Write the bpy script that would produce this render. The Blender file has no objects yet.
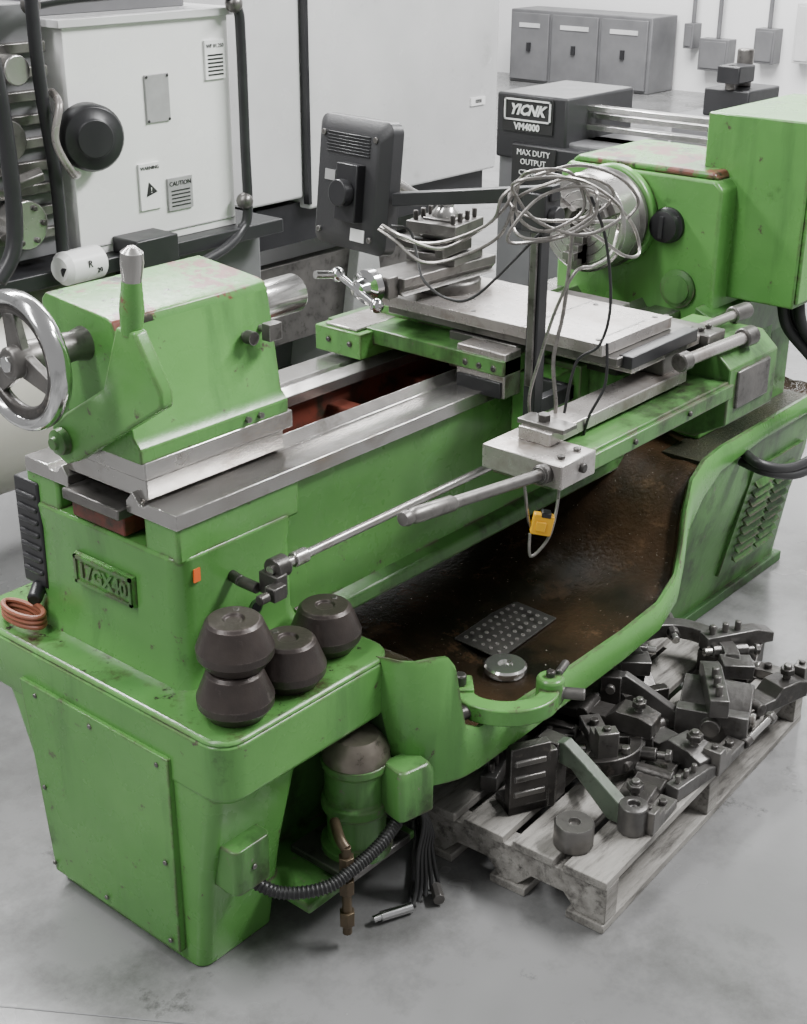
import bpy, bmesh, math, random
from mathutils import Vector, Matrix, Quaternion
random.seed(7)
S=bpy.context.scene
COL=S.collection
# ---------------------------------------------------------------- materials
def mk(name,c1,c2=None,scale=4,rough=.5,metal=0.,grime=None,bump=0.,stretch=(1,1,1),rvar=.1,bscale=60,grime2=None,edge=None,streak=None):
    m=bpy.data.materials.new(name);m.use_nodes=True;nt=m.node_tree;N=nt.nodes;L=nt.links
    b=N['Principled BSDF'];b.inputs['Roughness'].default_value=rough;b.inputs['Metallic'].default_value=metal
    tc=N.new('ShaderNodeTexCoord');mp=N.new('ShaderNodeMapping');mp.inputs['Scale'].default_value=stretch
    L.new(tc.outputs['Object'],mp.inputs['Vector'])
    def noise(sc,det=4,ro=.6,src=None):
        n=N.new('ShaderNodeTexNoise');n.inputs['Scale'].default_value=sc;n.inputs['Detail'].default_value=det;n.inputs['Roughness'].default_value=ro
        L.new((src or mp).outputs['Vector'],n.inputs['Vector']);return n
    def ramp(src,a,bb):
        r=N.new('ShaderNodeValToRGB');r.color_ramp.elements[0].position=a;r.color_ramp.elements[1].position=bb
        L.new(src,r.inputs['Fac']);return r
    def mix(fac,a,bb):
        x=N.new('ShaderNodeMix');x.data_type='RGBA'
        L.new(fac,x.inputs[0])
        if isinstance(a,tuple): x.inputs[6].default_value=(*a,1)
        else: L.new(a,x.inputs[6])
        if isinstance(bb,tuple): x.inputs[7].default_value=(*bb,1)
        else: L.new(bb,x.inputs[7])
        return x.outputs[2]
    c2=c2 or tuple(v*.8 for v in c1)
    n=noise(scale);col=mix(ramp(n.outputs['Fac'],.35,.65).outputs['Color'],c1,c2)
    if streak:
        mp2=N.new('ShaderNodeMapping');mp2.inputs['Scale'].default_value=(1,1,.12);L.new(tc.outputs['Object'],mp2.inputs['Vector'])
        col=mix(ramp(noise(streak[3],6,.65,mp2).outputs['Fac'],streak[1],streak[2]).outputs['Color'],col,streak[0])
    for g in (grime,grime2):
        if g:
            gc,ga,gb,gs=g
            n2=noise(gs,8,.72);col=mix(ramp(n2.outputs['Fac'],ga,gb).outputs['Color'],col,gc)
    if edge:
        bv=N.new('ShaderNodeBevel');bv.samples=3;bv.inputs['Radius'].default_value=edge[1]
        ge=N.new('ShaderNodeNewGeometry');dt=N.new('ShaderNodeVectorMath');dt.operation='DOT_PRODUCT'
        L.new(bv.outputs[0],dt.inputs[0]);L.new(ge.outputs['Normal'],dt.inputs[1])
        em=ramp(dt.outputs['Value'],.90,.985);inv=N.new('ShaderNodeMath');inv.operation='SUBTRACT';inv.inputs[0].default_value=1;L.new(em.outputs['Color'],inv.inputs[1])
        nm=ramp(noise(18,6,.7).outputs['Fac'],.46,.54);mu=N.new('ShaderNodeMath');mu.operation='MULTIPLY';L.new(inv.outputs[0],mu.inputs[0]);L.new(nm.outputs['Color'],mu.inputs[1])
        col=mix(mu.outputs[0],col,edge[0])
    L.new(col,b.inputs['Base Color'])
    if rvar:
        mr=N.new('ShaderNodeMapRange');mr.inputs['To Min'].default_value=max(.03,rough-rvar);mr.inputs['To Max'].default_value=min(1,rough+rvar)
        L.new(noise(scale*3).outputs['Fac'],mr.inputs['Value']);L.new(mr.outputs[0],b.inputs['Roughness'])
    if bump:
        bp=N.new('ShaderNodeBump');bp.inputs['Strength'].default_value=bump;bp.inputs['Distance'].default_value=.004
        L.new(noise(bscale,6).outputs['Fac'],bp.inputs['Height']);L.new(bp.outputs[0],b.inputs['Normal'])
    return m
DK=(.022,.022,.014)
BR=(.085,.07,.05)
GREEN=mk('green_paint',(.122,.325,.080),(.088,.250,.060),2.5,.28,0,(DK,.61,.76,5),.12,grime2=(BR,.63,.665,30),edge=(BR,.009),streak=((.065,.17,.048),.55,.74,9))
GREENB=mk('green_paint_grimy',(.095,.245,.065),(.062,.165,.045),3,.34,0,(DK,.51,.68,7),.18,grime2=((.15,.14,.11),.63,.67,34),edge=((.12,.10,.08),.009),streak=((.035,.08,.026),.50,.68,10))
GREENO=mk('green_paint_oily_top',(.11,.285,.072),(.065,.18,.048),3,.22,0,((.045,.032,.02),.49,.60,4.5),.15,grime2=((.03,.025,.02),.59,.65,28),edge=(BR,.009))
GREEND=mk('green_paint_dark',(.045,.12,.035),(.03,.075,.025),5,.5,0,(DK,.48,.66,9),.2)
GREENG=mk('grey_green_paint',(.10,.13,.095),(.07,.09,.065),6,.42,0,(DK,.5,.66,12),.2,edge=((.3,.3,.28),.004))
GREENT=mk('green_paint_worn_red',(.115,.31,.077),(.08,.23,.057),3,.28,0,((.17,.05,.038),.53,.56,9),.16,grime2=(DK,.56,.61,13),edge=((.20,.12,.09),.012))
STEEL=mk('machined_steel',(.46,.45,.435),(.36,.345,.33),5,.24,.8,((.19,.155,.125),.54,.74,8),.03,grime2=((.09,.075,.06),.66,.74,30),edge=((.85,.84,.82),.004))
WAY=mk('bed_way_steel',(.40,.39,.38),(.30,.285,.27),5,.22,.82,((.15,.12,.095),.54,.76,7),.02,grime2=((.08,.065,.05),.66,.74,26),edge=((.85,.84,.82),.004))
STEELB=mk('bright_steel',(.8,.79,.77),(.66,.65,.63),9,.18,.92,((.3,.26,.24),.62,.75,20),.03)
STEELP=mk('ground_plate_steel',(.46,.435,.42),(.33,.305,.29),6,.28,.58,((.19,.155,.13),.51,.70,9),.04,grime2=((.09,.075,.06),.63,.71,26),edge=((.75,.73,.71),.004))
STEELD=mk('dull_steel',(.20,.19,.18),(.12,.115,.11),10,.36,.7,((.05,.045,.04),.55,.7,20),.15,edge=((.42,.41,.4),.003))
CHROME=mk('chrome',(.72,.72,.72),(.55,.55,.55),5,.14,1.,((.22,.21,.20),.58,.74,16),0,rvar=.06)
IRON=mk('dark_cast_iron',(.080,.074,.070),(.040,.037,.035),14,.36,.5,((.17,.15,.13),.58,.75,25),.3,edge=((.32,.31,.30),.003))
IRONG=mk('worn_grey_iron',(.15,.145,.14),(.085,.08,.077),12,.36,.6,((.05,.045,.04),.55,.72,20),.25,edge=((.45,.44,.43),.003))
IRONB=mk('brown_cast_iron',(.062,.050,.045),(.038,.030,.028),10,.36,.35,((.14,.12,.11),.58,.72,22),.25,edge=((.18,.15,.14),.005))
OIL=mk('oily_sludge',(.009,.008,.006),(.062,.036,.020),3,.18,0,((.11,.065,.035),.57,.72,9),.5,rvar=.15,bscale=90,grime2=((.48,.46,.40),.655,.685,120))
CHIP=mk('tray_with_chips',(.014,.016,.009),(.032,.030,.016),12,.5,0,((.10,.09,.05),.58,.66,90),.9,bscale=160)
REDB=mk('red_brown_primer',(.15,.035,.022),(.08,.025,.016),8,.5,0,(DK,.5,.65,14),.1)
BLACK=mk('black_plastic',(.016,.016,.018),(.024,.024,.026),8,.38,0,None,.05)
BLACKR=mk('black_rubber',(.015,.015,.016),(.024,.024,.024),8,.45,0,None,.1)
DGREY=mk('dark_grey_plastic',(.030,.030,.032),(.024,.024,.026),6,.42,0,None,.1,bscale=200)
MGREY=mk('mid_grey_paint',(.16,.16,.165),(.125,.125,.13),4,.42)
LGREY=mk('light_grey_paint',(.66,.66,.66),(.54,.54,.54),1.5,.26,0,((.40,.40,.39),.62,.8,6))
WHITE=mk('white_enamel',(.86,.86,.85),(.76,.76,.75),1.5,.26,0,((.52,.52,.50),.64,.8,8))
CREAM=mk('cream_tank_paint',(.50,.47,.43),(.40,.38,.35),2,.36,0,((.25,.22,.19),.6,.75,6))
PAPER=mk('paper_label',(.85,.85,.84),(.8,.8,.8),20,.6)
GREYL=mk('grey_label',(.36,.36,.36),(.30,.30,.30),20,.5)
INK=mk('ink_black',(.015,.015,.015),(.02,.02,.02),5,.6)
ORANGE=mk('orange_sticker',(.85,.16,.03),(.8,.14,.03),9,.5)
YELLOW=mk('yellow_plastic',(.9,.48,.015),(.8,.40,.015),9,.4,0,(DK,.62,.7,30))
COPPER=mk('orange_hose',(.30,.10,.06),(.25,.09,.05),9,.45)
BRASS=mk('tarnished_brass',(.12,.09,.055),(.08,.06,.04),20,.45,.6)
WOOD=mk('weathered_pallet_wood',(.36,.345,.32),(.19,.18,.165),5,.75,0,((.06,.055,.05),.49,.68,8),.4,(1,6,6))
CONC=mk('polished_concrete',(.24,.24,.24),(.165,.165,.165),.9,.24,0,((.115,.115,.112),.48,.66,2.2),.10,rvar=.15,bscale=30,grime2=((.05,.05,.047),.63,.73,6))
WALLM=mk('painted_wall',(.9,.9,.9),(.84,.84,.84),1,.6)
CONDUIT=mk('flexible_metal_conduit',(.34,.32,.30),(.22,.21,.20),60,.3,.8)
# ---------------------------------------------------------------- mesh builder
WL={}
def smoothpts(pts,n=6):
    P=[Vector(p) for p in pts]
    if len(P)<3: return P
    out=[]
    for i in range(len(P)-1):
        p0=P[max(i-1,0)];p1=P[i];p2=P[i+1];p3=P[min(i+2,len(P)-1)]
        for k in range(n):
            t=k/n
            out.append(.5*((2*p1)+(-p0+p2)*t+(2*p0-5*p1+4*p2-p3)*t*t+(-p0+3*p1-3*p2+p3)*t**3))
    out.append(P[-1]);return out
class M:
    def __init__(s): s.v=[];s.f=[];s.mi=[];s.mats=[];s.T=Matrix.Identity(4)
    def at(s,x=0,y=0,z=0,rz=0,rx=0,ry=0):
        s.T=Matrix.Translation((x,y,z))@Matrix.Rotation(math.radians(rz),4,'Z')@Matrix.Rotation(math.radians(ry),4,'Y')@Matrix.Rotation(math.radians(rx),4,'X');return s
    def add(s,vs,fs,mat):
        if mat not in s.mats: s.mats.append(mat)
        o=len(s.v);k=s.mats.index(mat)
        s.v+= [s.T@Vector(p) for p in vs]
        for f in fs: s.f.append([o+i for i in f]);s.mi.append(k)
        return s
    def hexa(s,b,t,mat):
        return s.add(list(b)+list(t),[(3,2,1,0),(4,5,6,7),(0,1,5,4),(1,2,6,5),(2,3,7,6),(3,0,4,7)],mat)
    def box(s,x0,x1,y0,y1,z0,z1,mat):
        return s.hexa([(x0,y0,z0),(x1,y0,z0),(x1,y1,z0),(x0,y1,z0)],[(x0,y0,z1),(x1,y0,z1),(x1,y1,z1),(x0,y1,z1)],mat)
    def loft(s,loops,mat,caps=True,smats=None,cyc=False,top=None):
        n=len(loops[0]);base=[p for l in loops for p in l];m=len(loops)
        s.add(base,[],mat);o=len(s.v)-len(base)
        for mt in (smats or [])+[top]:
            if mt and mt not in s.mats: s.mats.append(mt)
        for i in range(m if cyc else m-1):
            i2=(i+1)%m
            for j in range(n):
                j2=(j+1)%n
                mt=(smats[j] if smats else None) or mat
                s.f.append([o+i*n+j,o+i*n+j2,o+i2*n+j2,o+i2*n+j]);s.mi.append(s.mats.index(mt))
        if caps and not cyc:
            k=s.mats.index(mat)
            s.f.append([o+j for j in range(n)][::-1]);s.mi.append(k)
            s.f.append([o+(m-1)*n+j for j in range(n)]);s.mi.append(s.mats.index(top) if top else k)
        return s
    def prism(s,poly,ax,a,b,mat):
        def q(p,h): return {'x':(h,p[0],p[1]),'y':(p[0],h,p[1]),'z':(p[0],p[1],h)}[ax]
        return s.loft([[q(p,a) for p in poly],[q(p,b) for p in poly]],mat)
    def rev(s,prof,o,d,mat,seg=32):
        o=Vector(o);d=Vector(d).normalized();u=d.orthogonal().normalized();w=d.cross(u)
        loops=[]
        for h,r in prof:
            r=max(r,.0003)
            loops.append([o+d*h+(u*math.cos(2*math.pi*k/seg)+w*math.sin(2*math.pi*k/seg))*r for k in range(seg)])
        return s.loft(loops,mat)
    def cyl(s,a,b,r,mat,r2=None,seg=24):
        a=Vector(a);b=Vector(b);return s.rev([(0,r),((b-a).length,r if r2 is None else r2)],a,b-a,mat,seg)
    def ball(s,o,r,mat,seg=16,sz=1):
        return s.rev([(-r*math.cos(math.pi*i/10)*sz,r*math.sin(math.pi*i/10)) for i in range(11)],o,(0,0,1),mat,seg)
    def tube(s,pts,r,mat,seg=8,n=6,cyc=False):
        P=smoothpts(pts,n) if n>1 else [Vector(p) for p in pts]
        m=len(P);loops=[];u=None
        for i,p in enumerate(P):
            if cyc: t=(P[(i+1)%m]-P[i-1])
            else: t=(P[min(i+1,m-1)]-P[max(i-1,0)])
            if t.length<1e-9: t=Vector((0,0,1))
            t.normalize()
            if u is None: u=t.orthogonal().normalized()
            else:
                u=u-t*u.dot(t)
                u=u.normalized() if u.length>1e-6 else t.orthogonal().normalized()
            w=t.cross(u);rr=r[i*len(r)//m] if isinstance(r,(list,tuple)) else r
            loops.append([p+(u*math.cos(2*math.pi*k/seg)+w*math.sin(2*math.pi*k/seg))*rr for k in range(seg)])
        return s.loft(loops,mat,cyc=cyc)
    def ring(s,o,d,R,r,mat,seg=48,rs=10,sq=1.0):
        o=Vector(o);d=Vector(d).normalized();u=d.orthogonal().normalized();w=d.cross(u);loops=[]
        for i in range(seg):
            a=2*math.pi*i/seg;e=u*math.cos(a)+w*math.sin(a)
            loops.append([o+e*(R+r*math.cos(2*math.pi*k/rs))+d*r*sq*math.sin(2*math.pi*k/rs) for k in range(rs)])
        return s.loft(loops,mat,cyc=True)
    def text(s,t,size,o,xd,yd,mat,depth=.0015,align='CENTER',bold=0,shear=0):
        cu=bpy.data.curves.new('tmp','FONT');cu.body=t;cu.size=size;cu.extrude=depth;cu.align_x=align;cu.align_y='CENTER';cu.resolution_u=2;cu.offset=bold;cu.shear=shear
        ob=bpy.data.objects.new('tmp',cu);COL.objects.link(ob)
        bpy.context.view_layer.update()
        me=bpy.data.meshes.new_from_object(ob.evaluated_get(bpy.context.evaluated_depsgraph_get()))
        xd=Vector(xd).normalized();yd=Vector(yd).normalized();zd=xd.cross(yd);o=Vector(o)
        s.add([o+xd*v.co.x+yd*v.co.y+zd*v.co.z for v in me.vertices],[tuple(p.vertices) for p in me.polygons],mat)
        bpy.data.objects.remove(ob);bpy.data.curves.remove(cu);bpy.data.meshes.remove(me);return s
    def fin(s,name,parent=None,bevel=0.,label=None,cat=None,seg=2,ang=38,kind=None,group=None,norm=True):
        xs=[p.x for p in s.v];ys=[p.y for p in s.v];zs=[p.z for p in s.v]
        o=Vector(((min(xs)+max(xs))/2,(min(ys)+max(ys))/2,min(zs)))
        me=bpy.data.meshes.new(name);me.from_pydata([p-o for p in s.v],[],s.f)
        for m in s.mats: me.materials.append(m)
        me.polygons.foreach_set('material_index',s.mi)
        if norm:
            bm=bmesh.new();bm.from_mesh(me);bmesh.ops.recalc_face_normals(bm,faces=bm.faces);bm.to_mesh(me);bm.free()
        me.polygons.foreach_set('use_smooth',[True]*len(me.polygons))
        me.set_sharp_from_angle(angle=math.radians(ang));me.update()
        ob=bpy.data.objects.new(name,me);COL.objects.link(ob)
        if parent: ob.parent=parent;ob.location=o-WL[parent.name]
        else: ob.location=o
        WL[ob.name]=o
        if bevel:
            bv=ob.modifiers.new('bevel','BEVEL');bv.width=bevel;bv.segments=seg;bv.limit_method='ANGLE';bv.angle_limit=math.radians(40)
        if label: ob['label']=label
        if cat: ob['category']=cat
        if kind: ob['kind']=kind
        if group: ob['group']=group
        return ob
def thing(name,label,cat,loc,group=None):
    e=bpy.data.objects.new(name,None);e.empty_display_size=.1;e.location=loc;COL.objects.link(e);WL[e.name]=Vector(loc)
    e['label']=label;e['category']=cat
    if group:e['group']=group
    return e
def rr(x0,x1,y0,y1,r,z,seg=5):
    out=[]
    for cx,cy,a0 in ((x1-r,y1-r,0),(x0+r,y1-r,90),(x0+r,y0+r,180),(x1-r,y0+r,270)):
        for k in range(seg+1):
            a=math.radians(a0+90*k/seg);out.append((cx+r*math.cos(a),cy+r*math.sin(a),z))
    return out
def bolt(m,o,d,r,h,mat,seg=6):
    m.cyl(o,Vector(o)+Vector(d).normalized()*h,r,mat,seg=seg)
# ================================================================ SETTING
M().box(-4,11.2,-5,12.2,-.1,0,CONC).fin('floor',kind='structure')
M().box(11,11.2,-5,12.2,0,5,WALLM).fin('wall_east',kind='structure')
M().box(-4,11,12,12.2,0,5,WALLM).fin('wall_north',kind='structure')
j=M();j.at(-.19,.06,0,rz=-56.5);j.box(-1.5,1.2,-.0015,.0015,0,.0008,MGREY);j.fin('trim_1',kind='structure')
j=M();j.at(2.6,-.45,0,rz=33.5);j.box(-1.2,3.5,-.002,.002,0,.0008,MGREY);j.fin('trim_2',kind='structure')
# ================================================================ LATHE
lathe=thing('metal_lathe','large worn bright green engine lathe standing on grey concrete floor','lathe',(1.1,.25,0))
# ---- base casting
b=M()
b.loft([rr(0,.18,.0,.405,.024,0),rr(-.004,.19,-.025,.435,.024,.2),rr(-.008,.20,-.06,.49,.028,.36),rr(-.01,.21,-.072,.52,.03,.44)],GREEN)
b.loft([rr(.1,.50,.06,.42,.03,0),rr(.1,.50,.03,.52,.03,.44)],GREENB)
b.loft([rr(.0,.40,-.085,.60,.04,.385),rr(-.012,.41,-.1,.62,.05,.40),rr(-.012,.41,-.1,.62,.05,.502)],GREEN)
b.loft([rr(-.012,.41,-.1,.62,.05,.502),rr(-.006,.41,-.094,.614,.045,.511)],GREEN,top=GREENO)
b.box(.15,.44,-.12,.1,.095,.112,GREENB)
base=b.fin('base',lathe,.005)
path=[(.368,-.099,.512,.385,.503),(.374,-.120,.514,.29,.503),(.380,-.145,.515,.240,.503),(.395,-.165,.515,.236,.50),(.425,-.180,.515,.236,.49),(.446,-.192,.513,.236,.44),(.456,-.199,.495,.238,.38),(.464,-.205,.43,.24,.34),(.476,-.210,.365,.242,.31),(.51,-.217,.347,.246,.30),(.63,-.220,.345,.25,.30),(.8,-.222,.345,.258,.298),(1.0,-.222,.345,.264,.30),(1.15,-.217,.350,.27,.31),(1.25,-.198,.372,.29,.33),(1.32,-.168,.412,.32,.38),(1.38,-.138,.466,.34,.43),(1.44,-.115,.515,.38,.48),(1.51,-.105,.540,.43,.508),(1.60,-.10,.546,.47,.512),(1.8,-.10,.548,.49,.514),(2.14,-.10,.552,.49,.518),(2.17,-.09,.552,.49,.545)]
loops=[]
for x,yf,zt,zb,zf in path:
    loops.append([(x,yf,zb+.015),(x,yf-.004,(zt+zb)/2),(x,yf,zt-.010),(x,yf+.005,zt),(x,yf+.013,zt),(x,yf+.018,zt-.008),(x,yf+.027,max(zf,zt-.06) if zf<zt-.06 else zf),(x,yf+.07,zf+.004),(x,.0,zf),(x,.09,zf+.02),(x,.14,zf+.05),(x,.6,zf+.03),(x,.64,zf),(x,.64,zb),(x,.1,zb-.01),(x,yf+.03,zb)])
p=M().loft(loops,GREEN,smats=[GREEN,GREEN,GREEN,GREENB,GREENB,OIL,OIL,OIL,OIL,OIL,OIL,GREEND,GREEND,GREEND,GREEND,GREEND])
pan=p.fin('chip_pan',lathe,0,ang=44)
M().hexa([(1.54,-.075,.505),(2.14,-.075,.508),(2.14,.03,.508),(1.54,.03,.505)],[(1.54,-.075,.520),(2.14,-.075,.526),(2.14,.03,.526),(1.54,.03,.520)],CHIP).fin('chip_layer',lathe,label='dark metal chips covering the tray')
dp=M();dp.at(.90,.01,.308,rz=3,rx=4);dp.box(-.11,.11,-.055,.06,0,.003,STEELD)
for i in range(9):
    for j in range(5): dp.cyl((-.09+.0225*i,-.04+.021*j,.003),(-.09+.0225*i,-.04+.021*j,.0045),.0045,STEELP,seg=8)
dp.fin('drain_plate',lathe,label='perforated metal drain plate wet with oil')
# headstock pedestal
h=M()
def hp(z,x0,x1,y0): return rr(x0,x1,y0,.62,.035,z)
h.loft([hp(0,1.49,2.20,.005),hp(.05,1.48,2.19,-.005),hp(.25,1.43,2.16,-.045),hp(.38,1.41,2.15,-.078),hp(.50,1.50,2.15,-.089)],GREENB)
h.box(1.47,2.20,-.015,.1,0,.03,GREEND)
h.fin('headstock_pedestal',lathe,.004)
g=M()
g.hexa([(1.80,-.024,.10),(2.08,-.024,.10),(2.08,.01,.10),(1.80,.01,.10)],[(1.80,-.091,.42),(2.08,-.091,.42),(2.08,-.05,.42),(1.80,-.05,.42)],GREENB)
for i in range(9):
    t=i/9;z=.14+.25*t;yy=-.033-.055*(z-.1)/.3
    for xa in (1.83,1.95): g.prism([(yy-.014,z),(yy,z+.004),(yy,z+.018)],'x',xa,xa+.10,GREENB)
g.fin('vent_grille',lathe,.001)
c=M()
c.hexa([(-.016,.040,.028),(.0,.040,.028),(.0,.395,.028),(-.016,.395,.028)],[(-.020,.03,.44),(.0,.03,.44),(.0,.435,.44),(-.020,.435,.44)],GREEN)
for y in (.058,.235,.39):
    for z in (.05,.42):
        bolt(c,(-.018,y,z),(-1,0,0),.005,.005,STEELD,8)
for y in(.056,.395): bolt(c,(-.018,y,.22),(-1,0,0),.005,.005,STEELD,8)
c.fin('cover_panel',base,.003)
e=M();e.loft([rr(.02,.105,-.080,.0,.015,.19),rr(.02,.105,-.080,.0,.015,.28)],GREENB)
bolt(e,(.06,-.08,.235),(0,-1,0),.006,.004,STEELD);e.fin('junction_box',base,.005)
# ---- coolant pump
PX,PY=.325,-.075
pm=M()
pm.box(PX-.085,PX+.085,PY-.06,PY+.09,.112,.127,STEELD)
pm.rev([(0,.066),(.02,.068),(.025,.054),(.09,.056),(.095,.065),(.115,.065),(.12,.058),(.18,.058),(.185,.064),(.20,.064)],(PX,PY,.122),(0,0,1),GREENB,28)
pump=pm.fin('coolant_pump',base,.002,label='small grimy green coolant pump motor')
M().rev([(0,.062),(.015,.062),(.03,.054),(.045,.042),(.048,.01)],(PX,PY,.322),(0,0,1),mk('motor_cap_metal',(.28,.25,.21),(.14,.12,.10),9,.35,.6,(DK,.55,.66,20),.1),28).fin('motor_cap',pump)
q=M();q.at(PX+.035,PY-.085,.225,rz=-12);q.loft([rr(-.035,.045,-.035,.035,.012,0),rr(-.035,.045,-.035,.035,.012,.085),rr(-.028,.038,-.028,.028,.012,.10)],GREENB);q.fin('terminal_box',pump,.003)
pts=[(.06,-.05,.20),(.10,-.10,.165),(.16,-.15,.165),(.22,-.165,.18),(.28,-.17,.195),(.34,-.165,.215)]
m=M();m.tube(pts,.0105,BLACKR,10)
P=smoothpts(pts,10)
for i in range(2,len(P)-2): m.ring(P[i],P[i+1]-P[i-1],.0105,.0022,BLACKR,12,6)
m.fin('conduit',pump,label='corrugated black conduit')
pp=M();pp.tube([(.215,-.15,.22),(.215,-.15,.03)],.009,BRASS,10,1)
for z in(.05,.12,.17):pp.cyl((.215,-.15,z),(.215,-.15,z+.03),.015,BRASS,seg=6)
pp.tube([(.215,-.15,.215),(.22,-.13,.225),(.25,-.09,.225)],.010,BRASS,10)
pp.fin('drain_pipe',pump,.001,label='tarnished brass drain pipe with valve')
w=M()
for k in range(5):
    w.tube([(.38+.006*k,-.15,.24),(.41+.006*k,-.165,.18-.01*k),(.395+.010*k,-.165,.10),(.385+.014*k,-.17,.03+.004*k),(.36+.02*k,-.18,.012)],.0045,BLACKR,8)
w.tube([(.42,-.12,.22),(.46,-.13,.16),(.55,-.06,.10),(.66,.0,.09)],.008,BLACKR,8)
w.tube([(.42,-.12,.20),(.45,-.11,.14),(.52,-.03,.06),(.66,.03,.05)],.008,BLACKR,8)
w.tube([(.36,-.175,.012),(.44,-.12,.012),(.49,-.08,.012),(.53,-.05,.012),(.60,.02,.012)],.007,BLACKR,8)
w.fin('power_cable',pump)
k=M();k.cyl((.36,-.18,.012),(.30,-.155,.014),.010,CHROME,seg=12);k.cyl((.301,-.155,.014),(.285,-.15,.014),.007,CHROME,seg=12)
k.fin('hose_coupling',pump,.001,label='chrome hose coupling on the floor')
k=M();k.cyl((.43,-.18,.016),(.405,-.21,.016),.012,STEELD,seg=8);k.fin('hose_coupling',pump,.001)
# ---- bed
bd=M()
X0=.08;X1=1.72
bd.prism([(.115,.49),(.115,.70),(.10,.74),(.10,.80),(.19,.80),(.19,.49)],'x',X0+.02,X1,GREEN)
bd.prism([(.40,.49),(.40,.80),(.48,.80),(.48,.74),(.47,.70),(.47,.49)],'x',X0+.02,X1,GREEN)
bd.prism([(.122,.49),(.085,.49),(.092,.515),(.122,.53)],'x',.36,1.62,GREENB)
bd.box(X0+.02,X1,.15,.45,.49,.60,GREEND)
bd.loft([rr(.060,.38,.060,.515,.04,.50),rr(.068,.365,.075,.505,.038,.525),rr(.078,.35,.085,.495,.035,.56),rr(.08,.35,.088,.49,.035,.70),rr(.075,.35,.082,.49,.03,.75)],GREEN)
bd.box(.08,.36,.085,.17,.74,.81,GREEN);bd.box(.08,.36,.40,.49,.74,.81,GREEN)
for x in(.5,.75,1.0,1.25):bd.box(x,x+.05,.19,.40,.60,.77,REDB)
bd.box(.36,1.5,.188,.20,.66,.795,REDB);bd.box(.36,1.5,.385,.40,.66,.795,REDB)
bed=bd.fin('bed',lathe,.008)
wy=M()
wy.prism([(.080,.805),(.080,.833),(.150,.833),(.160,.826),(.172,.826),(.187,.846),(.205,.826),(.205,.805)],'x',.075,X1,WAY)
wy.fin('bed_way',bed,.0015,label='worn ground steel way')
wy=M();wy.prism([(.36,.805),(.36,.826),(.375,.843),(.39,.826),(.41,.826),(.415,.833),(.482,.833),(.482,.805)],'x',.075,X1,WAY)
wy.fin('bed_way',bed,.0015,label='worn ground steel way')
cl=M();cl.box(.075,.40,.215,.355,.755,.79,REDB);cl.box(.06,.12,.21,.36,.79,.81,STEELD);cl.fin('clamp_plate',bed,.003)
np_=M();np_.loft([[(.078,y,z) for x,y,z in [(0,.20,.625),(0,.36,.625),(0,.36,.685),(0,.20,.685)]],[(.071,y,z) for x,y,z in [(0,.202,.627),(0,.358,.627),(0,.358,.683),(0,.202,.683)]]],GREEN)
for a in((.203,.357,.628,.634),(.203,.357,.676,.682)): np_.box(.067,.072,*a,GREENB)
for a in((.203,.209,.628,.682),(.351,.357,.628,.682)): np_.box(.067,.072,*a,GREENB)
np_.text('17GX40',.038,(.070,.28,.655),(0,-1,0),(0,0,1),GREENB,.003,bold=.0012)
np_.fin('nameplate',bed,label='cast nameplate with raised characters')
M().box(.108,.122,.0835,.0865,.70,.724,ORANGE).fin('inspection_tag',bed,label='small orange sticker')
hh=M();hh.cyl((.245,.088,.60),(.245,.082,.60),.011,BLACK);hh.cyl((.245,.087,.60),(.245,.0835,.60),.016,GREEND);hh.fin('painted_dark_hole',bed)  # black disc paints the dark inside of an open hole, with a green rim
bp=M();bp.box(.075,.125,.455,.525,.575,.785,BLACK)
for i in range(7):bp.box(.07,.08,.462,.518,.60+.025*i,.61+.025*i,DGREY)
bp.cyl((.09,.495,.575),(.05,.465,.56),.014,BLACK);bp.fin('vent_box',bed,.004)
# ---- tailstock
ts=M()
ts.box(.085,.40,.160,.375,.833,.870,STEEL);ts.box(.08,.42,.155,.38,.870,.902,STEEL)
prof=[(.156,.900),(.156,.925),(.172,.942),(.198,1.116),(.204,1.129),(.220,1.134),(.370,1.148),(.381,1.136),(.385,.900)]
ts.loft([[(.075,y,z) for y,z in prof],[(.41,y,z) for y,z in prof]],GREEN,smats=[GREEN,GREEN,GREEN,GREENT,GREENT,GREENT,GREENT,GREEN,GREEN])
ts.cyl((.405,.28,1.065),(.43,.28,1.065),.055,GREEN,seg=32)
tail=ts.fin('tailstock',lathe,.0025)
M().rev([(0,.036),(.125,.036),(.13,.033),(.13,.018),(.09,.015)],(.43,.28,1.065),(1,0,0),STEELB,32).fin('quill',tail)
hw=M();hc=(-.045,.28,1.08)
hw.ring(hc,(1,0,0),.100,.0125,CHROME,56,12,1.5)
hw.fin('handwheel',tail,label='chrome-rimmed handwheel with dark spokes')
sp=M()
sp.rev([(-.025,.022),(-.02,.026),(.02,.028),(.10,.024),(.125,.03)],hc,(1,0,0),STEELD,24)
for a in(80,200,320):
    a=math.radians(a);d=Vector((0,math.cos(a),math.sin(a)));n=Vector((0,-math.sin(a),math.cos(a)));c0=Vector(hc)
    sp.hexa([c0+d*.015+n*.02+Vector((.008,0,0)),c0+d*.015-n*.02+Vector((.008,0,0)),c0+d*.015-n*.02-Vector((.008,0,0)),c0+d*.015+n*.02-Vector((.008,0,0))],[c0+d*.09+n*.013+Vector((.007,0,0)),c0+d*.09-n*.013+Vector((.007,0,0)),c0+d*.09-n*.013-Vector((.007,0,0)),c0+d*.09+n*.013-Vector((.007,0,0))],STEELD)
sp.ring(hc,(1,0,0),.085,.012,IRON,48,8,1.)
sp.cyl((-.075,.28,1.08),(-.065,.28,1.08),.014,CHROME,seg=6)
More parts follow.
